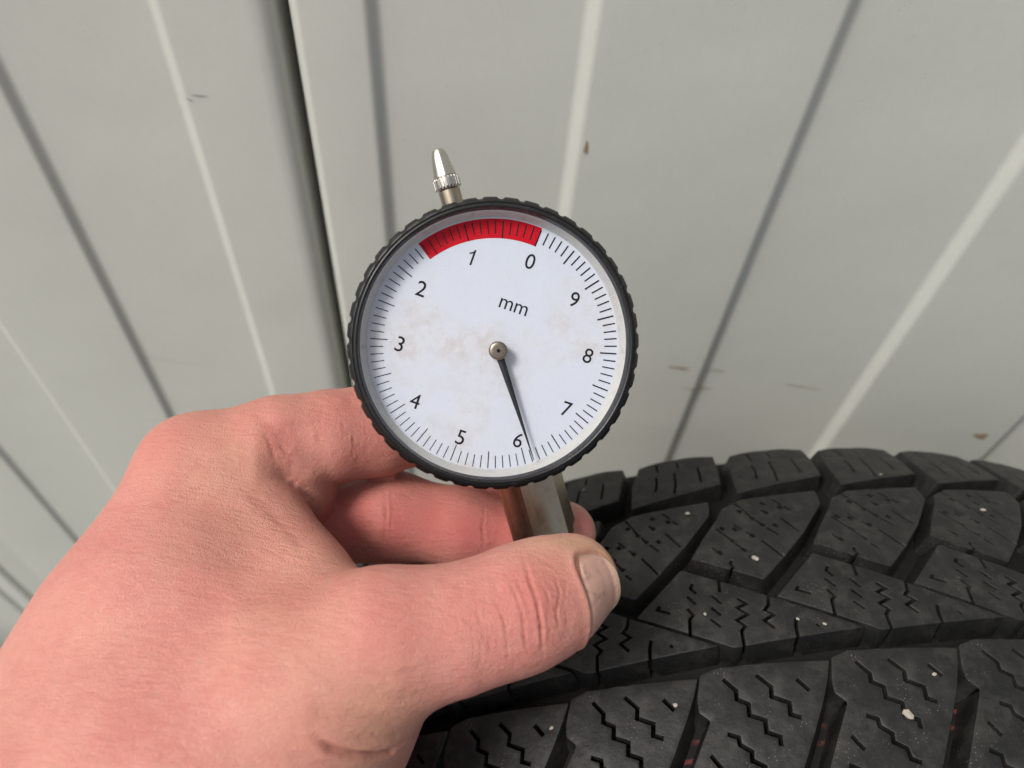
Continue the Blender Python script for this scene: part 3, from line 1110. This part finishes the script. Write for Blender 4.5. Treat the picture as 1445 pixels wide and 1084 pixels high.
def surface_nets(fn, lo, hi, h):
    n = np.ceil((hi - lo) / h).astype(int) + 1
    ax = [lo[i] + h * np.arange(n[i]) for i in range(3)]
    vol = np.empty(n, np.float32)
    for i in range(n[0]):
        g = np.stack(np.meshgrid([ax[0][i]], ax[1], ax[2], indexing='ij'), -1).reshape(-1, 3)
        vol[i] = fn(g).reshape(n[1], n[2])
    for ax_ in range(3):                  # close the wrist
        sl_ = [slice(None)] * 3
        for e_ in (0, -1):
            sl_[ax_] = e_; vol[tuple(sl_)] = np.maximum(vol[tuple(sl_)], .5)
    s = vol < 0
    # cells with sign change
    c = np.zeros(n - 1, int)
    for dx_ in (0, 1):
        for dy_ in (0, 1):
            for dz_ in (0, 1):
                c += s[dx_:n[0] - 1 + dx_, dy_:n[1] - 1 + dy_, dz_:n[2] - 1 + dz_]
    act = (c > 0) & (c < 8)
    idx = -np.ones(n - 1, int)
    cells = np.argwhere(act)
    idx[act] = np.arange(len(cells))
    pos = np.zeros((len(cells), 3)); cnt = np.zeros(len(cells))
    corners = [(a, b, c_) for a in (0, 1) for b in (0, 1) for c_ in (0, 1)]
    for a in range(8):
        for b in range(a + 1, 8):
            A, B = np.array(corners[a]), np.array(corners[b])
            if np.abs(A - B).sum() != 1: continue
            va = vol[tuple((cells + A).T)]; vb = vol[tuple((cells + B).T)]
            mk = (va < 0) != (vb < 0)
            t_ = va / np.where(mk, va - vb, 1)
            pos[mk] += (A + (B - A) * t_[:, None])[mk]; cnt[mk] += 1
    V = lo + h * (cells + pos / cnt[:, None])
    F = []
    for axis in range(3):
        o1, o2 = [(1, 2), (2, 0), (0, 1)][axis]
        sl0 = [slice(None)] * 3; sl1 = [slice(None)] * 3
        sl0[axis] = slice(0, n[axis] - 1); sl1[axis] = slice(1, n[axis])
        a_, b_ = s[tuple(sl0)], s[tuple(sl1)]
        ed = np.argwhere(a_ != b_)
        ok = (ed[:, o1] > 0) & (ed[:, o2] > 0) & (ed[:, o1] < n[o1] - 1) & (ed[:, o2] < n[o2] - 1)
        ed = ed[ok]
        e1 = np.zeros(3, int); e1[o1] = 1; e2 = np.zeros(3, int); e2[o2] = 1
        q = [idx[tuple((ed - e1 - e2).T)], idx[tuple((ed - e2).T)], idx[tuple(ed.T)], idx[tuple((ed - e1).T)]]
        q = np.stack(q, 1)
        fl = a_[tuple(ed.T)]
        q[~fl] = q[~fl][:, ::-1]
        F.append(q)
    return V, np.concatenate(F)


def grad(fn, p, e=.05):
    g = np.stack([fn(p + np.array(d) * e) - fn(p - np.array(d) * e) for d in ((1, 0, 0), (0, 1, 0), (0, 0, 1))], 1)
    return g / (np.linalg.norm(g, axis=1, keepdims=True) + 1e-9)


def project(fn, p, it=3):
    for _ in range(it):
        p = p - grad(fn, p) * fn(p)[:, None] * .9
    return p


lo = np.array([-165.0, -140.0, -215.0]); hi = np.array([45.0, 8.0, -85.0])
HV, HF = surface_nets(hand_sdf, lo, hi, 1.5)
# keep only the big piece: drop faces at cut borders is not needed, the wrist runs out of the box
me = bpy.data.meshes.new('hand_tmp'); me.from_pydata(HV.tolist(), [], HF.tolist()); me.update()
ob = bpy.data.objects.new('hand_tmp', me); C.objects.link(ob)
ss = ob.modifiers.new('s', 'SUBSURF'); ss.levels = 1; ss.subdivision_type = 'CATMULL_CLARK'
dg = bpy.context.evaluated_depsgraph_get()
me2 = bpy.data.meshes.new_from_object(ob.evaluated_get(dg))
bpy.data.objects.remove(ob)
nv = len(me2.vertices)
HV = np.empty(nv * 3); me2.vertices.foreach_get('co', HV); HV = HV.reshape(-1, 3)
HV = project(hand_sdf, HV)

# second subdivision for creases
me2.vertices.foreach_set('co', HV.reshape(-1)); me2.update()
ob = bpy.data.objects.new('hand_tmp', me2); C.objects.link(ob)
ss = ob.modifiers.new('s', 'SUBSURF'); ss.levels = 1
dg = bpy.context.evaluated_depsgraph_get()
me3 = bpy.data.meshes.new_from_object(ob.evaluated_get(dg))
bpy.data.objects.remove(ob)
nv = len(me3.vertices)
HV = np.empty(nv * 3); me3.vertices.foreach_get('co', HV); HV = HV.reshape(-1, 3)
HN = grad(hand_sdf, HV)


# relief: creases are 3-D polylines lying on the skin
def surf(px, py):
    """point where the sight line meets the hand (used once, to lay out relief)"""
    d = np.linspace(95, 205, 500)
    pts = np.stack([P(px, py, x) for x in d])
    s = hand_sdf(pts)
    k = np.argmax(s < 0)
    if s[k] >= 0: return None
    a, b = d[max(k - 1, 0)], d[k]
    for _ in range(20):
        m = (a + b) / 2
        if hand_sdf(P(px, py, m)[None])[0] < 0: b = m
        else: a = m
    return P(px, py, b)


disp = np.zeros(nv); tone = np.zeros((nv, 3))


def crease(pix, width, depth, lip=.35, col=.8, rough=1.0):
    global disp
    pts = [surf(*q) for q in pix]
    pts = [q for q in pts if q is not None]
    best = np.full(nv, 1e9)
    # taper towards both ends
    tp = np.zeros(nv)
    n_ = len(pts) - 1
    lo_, hi_ = np.min(pts, 0) - width * 4, np.max(pts, 0) + width * 4
    mk = np.all((HV > lo_) & (HV < hi_), axis=1)
    H = HV[mk]
    bb = np.full(len(H), 1e9); tt = np.zeros(len(H))
    for i in range(n_):
        a, b = pts[i], pts[i + 1]
        ba = b - a
        t_ = np.clip(((H - a) @ ba) / (ba @ ba + 1e-9), 0, 1)
        dd = np.linalg.norm(H - a - t_[:, None] * ba, axis=1)
        u = dd < bb
        bb[u] = dd[u]; tt[u] = (i + t_[u]) / n_
    tap = np.clip(np.minimum(tt, 1 - tt) * 5 + .15, 0, 1)
    wob = rough * np.sin(H[:, 0] * 1.9 + H[:, 1] * 2.7) * np.sin(H[:, 1] * 1.3 - H[:, 2] * 2.1 + n_)
    tap = tap * (.75 + .5 * wob * wob + .2 * rough * np.sin(H[:, 0] * .9 + H[:, 1] * 1.1 + width * 40))
    tap = np.clip(tap, 0, 1.1)
    bb = np.abs(bb + .30 * width * wob)
    g = np.exp(-(bb / width) ** 1.5) * tap
    l = np.exp(-((bb - width * 2.0) / (width * 1.1)) ** 2) * tap
    disp[mk] += -depth * g + depth * lip * l
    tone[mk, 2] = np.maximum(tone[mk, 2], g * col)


def patch(px, py, r, ch, amt, push=0.0):
    c = surf(px, py)
    if c is None: return
    d = np.linalg.norm(HV - c, axis=1)
    g = np.exp(-(d / r) ** 2)
    if ch is not None: tone[:, ch] = np.maximum(tone[:, ch], g * amt)
    disp[:] += push * g


CREASES = [
    # thumb knuckle
    ([(737, 787), (747, 822), (757, 852), (763, 884), (764, 919)], .38, .60),
    ([(710, 805), (727, 840), (737, 872), (740, 899), (744, 922)], .30, .38),
    ([(690, 812), (697, 847), (710, 874), (715, 904), (717, 932)], .28, .26),
    ([(720, 800), (731, 828), (742, 858)], .24, .2),
    ([(779, 810), (788, 837), (784, 864), (787, 889)], .26, .26),
    ([(797, 825), (796, 855), (799, 884)], .22, .20),
    ([(809, 842), (812, 884)], .22, .14),
    ([(715, 778), (752, 784), (774, 797), (799, 822)], .22, .2),
    ([(742, 775), (772, 785), (800, 808)], .2, .14),
    ([(665, 825), (672, 862), (682, 900), (690, 935)], .24, .14),
    ([(768, 815), (772, 850), (770, 890)], .2, .14),
    ([(752, 800), (764, 830), (773, 842)], .2, .16),
    # folds where the index finger leaves the web
    ([(411, 645), (410, 660), (409, 676)], .6, .12),
    ([(340, 690), (372, 716), (405, 748), (430, 775)], 1.2, .12),
    ([(395, 628), (404, 640), (420, 648)], .4, .35),
    ([(445, 600), (449, 625)], .4, .08),
    ([(372, 610), (380, 625), (388, 650)], .5, .2),
    # finger creases of the middle finger
    ([(543, 690), (545, 725), (543, 765)], .45, .35),
    ([(552, 692), (553, 725), (551, 760)], .35, .2),
    ([(683, 715), (681, 745), (683, 775)], .45, .3),
    ([(450, 575), (452, 600), (451, 622)], .3, .08),
    ([(478, 575), (484, 600), (484, 625)], .25, .14),
    ([(494, 590), (499, 620), (496, 648)], .3, .16),
    ([(515, 600), (518, 625)], .25, .14),
]
for pix, w, dp in CREASES: crease(pix, w * .85, dp * .85, .3)
# palm-side folds at the lower edge
for pix, w, dp, cl in (
    ([(446, 1044), (470, 1058), (500, 1065), (530, 1066), (553, 1060), (570, 1048)], .6, 1.3, 1.0),
    ([(430, 995), (465, 1008), (505, 1016), (545, 1020), (585, 1024)], 1.5, .45, .25),
    ([(500, 1040), (530, 1040), (570, 1034)], .8, .28, .3),
    ([(510, 946), (550, 950), (590, 944)], .4, .14, .3),
    ([(455, 970), (500, 980), (560, 985), (600, 984)], 1.0, .16, .1)): crease(pix, w, dp, .25, cl, .15)
for pix in ([(745, 780), (752, 830), (764, 880)],):
    pass
patch(760, 838, 4.5, 0, .5, .45)
patch(505, 640, 6, 0, .5)
patch(225, 625, 10, 0, .5, .3)
patch(270, 600, 8, 0, .35)
patch(350, 590, 10, 0, .4)
patch(395, 620, 7, 0, .6)
patch(300, 585, 9, 0, .30)
patch(420, 640, 9, 0, .30)
patch(480, 580, 10, 0, .50)
patch(530, 620, 10, 0, .5)
patch(500, 730, 10, 0, .95)  # middle finger: cold redness, deepened to paint in the shade of the palm hollow
patch(560, 740, 10, 0, .9)
patch(610, 740, 10, 0, .9)
patch(660, 750, 10, 0, .95)
patch(705, 750, 9, 0, .95)
patch(465, 740, 9, 0, .8)
patch(700, 700, 6, 0, .7)
patch(755, 840, 8, 0, .6, .25)
patch(545, 900, 10, 0, .38, .9)
patch(600, 880, 9, 0, .2)
patch(730, 905, 8, 0, .30)
patch(560, 850, 8, None, 0, -.35)
patch(808, 768, 5, 1, .6)
patch(770, 762, 6, 1, .45)
patch(845, 775, 5, 1, .7)
patch(835, 890, 5, 0, .3)
patch(525, 1028, 9, 1, .35)
patch(450, 1010, 10, 1, .15)
patch(310, 660, 11, 1, .25)
patch(360, 730, 10, 1, .15)
patch(150, 760, 16, 0, .22)
patch(440, 810, 12, 1, .12)
patch(820, 738, 4, 0, .6)
# tendons and soft unevenness
for i in range(30):
    pxr, pyr = rng.uniform(40, 520), rng.uniform(650, 1060)
    if i % 2: patch(pxr + 20, pyr - 15, rng.uniform(4, 9), 0, rng.uniform(.1, .35))
    patch(pxr, pyr, rng.uniform(5, 12), None, 0, rng.uniform(-.28, .28))
# cross-hatched fine wrinkles on the back of the hand
for i in range(70):
    x0, y0 = rng.uniform(60, 620), rng.uniform(640, 1000)
    ln = rng.uniform(25, 60); a = rng.uniform(.35, .75) if i % 3 else rng.uniform(-.5, -.1)
    pts = [(x0 + ln * t_ * math.cos(a), y0 + ln * t_ * math.sin(a) + 3 * math.sin(t_ * 5 + i)) for t_ in (0, .33, .66, 1)]
    if all(surf(*q) is not None for q in (pts[0], pts[-1])): crease(pts, .35, .035, .3, .08)
for i in range(34):
    x0 = rng.uniform(640, 800); y0 = rng.uniform(795, 900)
    ln = rng.uniform(18, 50)
    pts = [(x0 + 3 * math.sin(t_ * 4 + i) + ln * t_ * .12, y0 + ln * t_) for t_ in (0, .33, .66, 1)]
    if all(surf(*q) is not None for q in (pts[0], pts[-1])): crease(pts, .26, .07, .3, .15)

# ---- thumb nail frame
tip_c, ip_c = H_thumb[-1][0], H_thumb[-3][0]
NR = 9.4
Dv = tip_c - ip_c; Dv /= np.linalg.norm(Dv)
Nv = np.array([.64, -.06, .76]); Nv -= (Nv @ Dv) * Dv; Nv /= np.linalg.norm(Nv)
Sv = np.cross(Dv, Nv)
NAIL_C = tip_c - Dv * .6


def nail_ray(u, v):
    """u along the thumb (-1 cuticle .. 1 free edge), v around it in radians"""
    dirn = Nv * math.cos(v) + Sv * math.sin(v)
    o_ = NAIL_C + Dv * u
    a, b = 0.0, 22.0
    for _ in range(26):
        m = (a + b) / 2
        if hand_sdf((o_ + dirn * m)[None])[0] < 0: a = m
        else: b = m
    return o_ + dirn * a


rel = HV - NAIL_C
hu = rel @ Dv
hang = np.arctan2(rel @ Sv, rel @ Nv)
hv_ = hang * NR
NL0, NL1, NW = -4.6, 6.0, 8.9


def nail_d(u, v):
    # rounded-rectangle distance in (u, v) mm; negative inside
    uc, vc = (NL0 + NL1) / 2, 0.0
    hx, hy, r = (NL1 - NL0) / 2, NW, 3.8
    qx, qy = np.abs(u - uc) - hx + r, np.abs(v - vc) - hy + r
    return np.hypot(np.maximum(qx, 0), np.maximum(qy, 0)) + np.minimum(np.maximum(qx, qy), 0) - r


nd = nail_d(hu, hv_)
nearm = (np.linalg.norm(rel, axis=1) < 20) & (np.cos(hang) > 0)
bed = np.where(nearm, np.clip(-nd / .5, 0, 1), 0)
fold = np.where(nearm, np.exp(-((nd - .75) / .75) ** 2), 0) * np.clip((NL1 - 1.5 - hu) / 3, 0, 1)
groove = np.where(nearm, np.exp(-(nd / .3) ** 2), 0)
disp += -.75 * bed + .22 * fold - .30 * groove
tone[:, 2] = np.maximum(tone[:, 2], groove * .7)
tone[:, 1] = np.maximum(tone[:, 1], fold * .12)

HV = HV + HN * disp[:, None]
Wv = (CM @ (HV.T * MM)).T + ORG
hand_base = Wv.mean(0)
person = empty('person', tuple(hand_base))
tag(person, 'bare left hand gripping the dial gauge between thumb and fingers, from the lower left', 'person')
me3.vertices.foreach_set('co', (Wv - hand_base).reshape(-1).astype(np.float32)); me3.update()
# wrist box cut: remove nothing; fill is out of frame
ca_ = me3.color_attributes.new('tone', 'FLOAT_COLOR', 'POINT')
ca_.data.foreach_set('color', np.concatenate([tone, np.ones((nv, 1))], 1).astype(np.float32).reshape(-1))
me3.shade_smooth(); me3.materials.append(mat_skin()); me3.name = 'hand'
hand = bpy.data.objects.new('hand', me3); C.objects.link(hand); hand.parent = person

# nail plate: curved shell with thickness
nu, nvv = 26, 26
top, tcol = [], []
for i in range(nu + 1):
    for j in range(nvv + 1):
        # map the unit square to the rounded outline
        a, b = i / nu * 2 - 1, j / nvv * 2 - 1
        sq = math.sqrt(max(1e-9, 1 - .5 * b * b * abs(b))), math.sqrt(max(1e-9, 1 - .42 * a * a * abs(a)))
        u = (NL0 + NL1) / 2 + a * (NL1 - NL0) / 2 * sq[0]
        v_ = b * NW * sq[1]
        ang = v_ / NR
        p = nail_ray(min(u, 4.2), ang)
        if u > 4.2: p = p + Dv * (u - 4.2) * .9
        dirn = Nv * math.cos(ang) + Sv * math.sin(ang)
        e = max(abs(a), abs(b))
        p = p + dirn * (-.22 - .35 * max(0, e - .85) / .15 * (1 if a < .8 else .2))
        top.append((CM @ p * MM + ORG) - hand_base)
        rim = min(1, max(0, (e - .86) / .14)) * (.9 if b < 0 or a < -.5 else .6)
        tcol.append((rim * .75, max(0, (a - .74) / .26) * .8, 0, 1))
nn = len(top)
down = []
nc = (CM @ NAIL_C * MM + ORG) - hand_base
for p in top:
    d_ = nc - p; d_ /= np.linalg.norm(d_)
    down.append(p + d_ * .00045)
V = top + down
idf = lambda i, j: i * (nvv + 1) + j
Fq = []
for i in range(nu):
    for j in range(nvv):
        q = (idf(i, j), idf(i + 1, j), idf(i + 1, j + 1), idf(i, j + 1))
        Fq.append(q); Fq.append(tuple(k + nn for k in q[::-1]))
bord = [idf(i, 0) for i in range(nu + 1)] + [idf(nu, j) for j in range(1, nvv + 1)] + [idf(i, nvv) for i in range(nu - 1, -1, -1)] + [idf(0, j) for j in range(nvv - 1, 0, -1)]
for k in range(len(bord)):
    a, b = bord[k], bord[(k + 1) % len(bord)]
    Fq.append((a, a + nn, b + nn, b))
nail = mesh_obj('thumbnail', V, Fq, mat_nail(), hand, smooth=60)
ca_ = nail.data.color_attributes.new('tone', 'FLOAT_COLOR', 'POINT')
ca_.data.foreach_set('color', np.array(tcol + tcol, np.float32).reshape(-1))
bm = bmesh.new(); bm.from_mesh(nail.data); bmesh.ops.recalc_face_normals(bm, faces=bm.faces); bm.to_mesh(nail.data); bm.free()
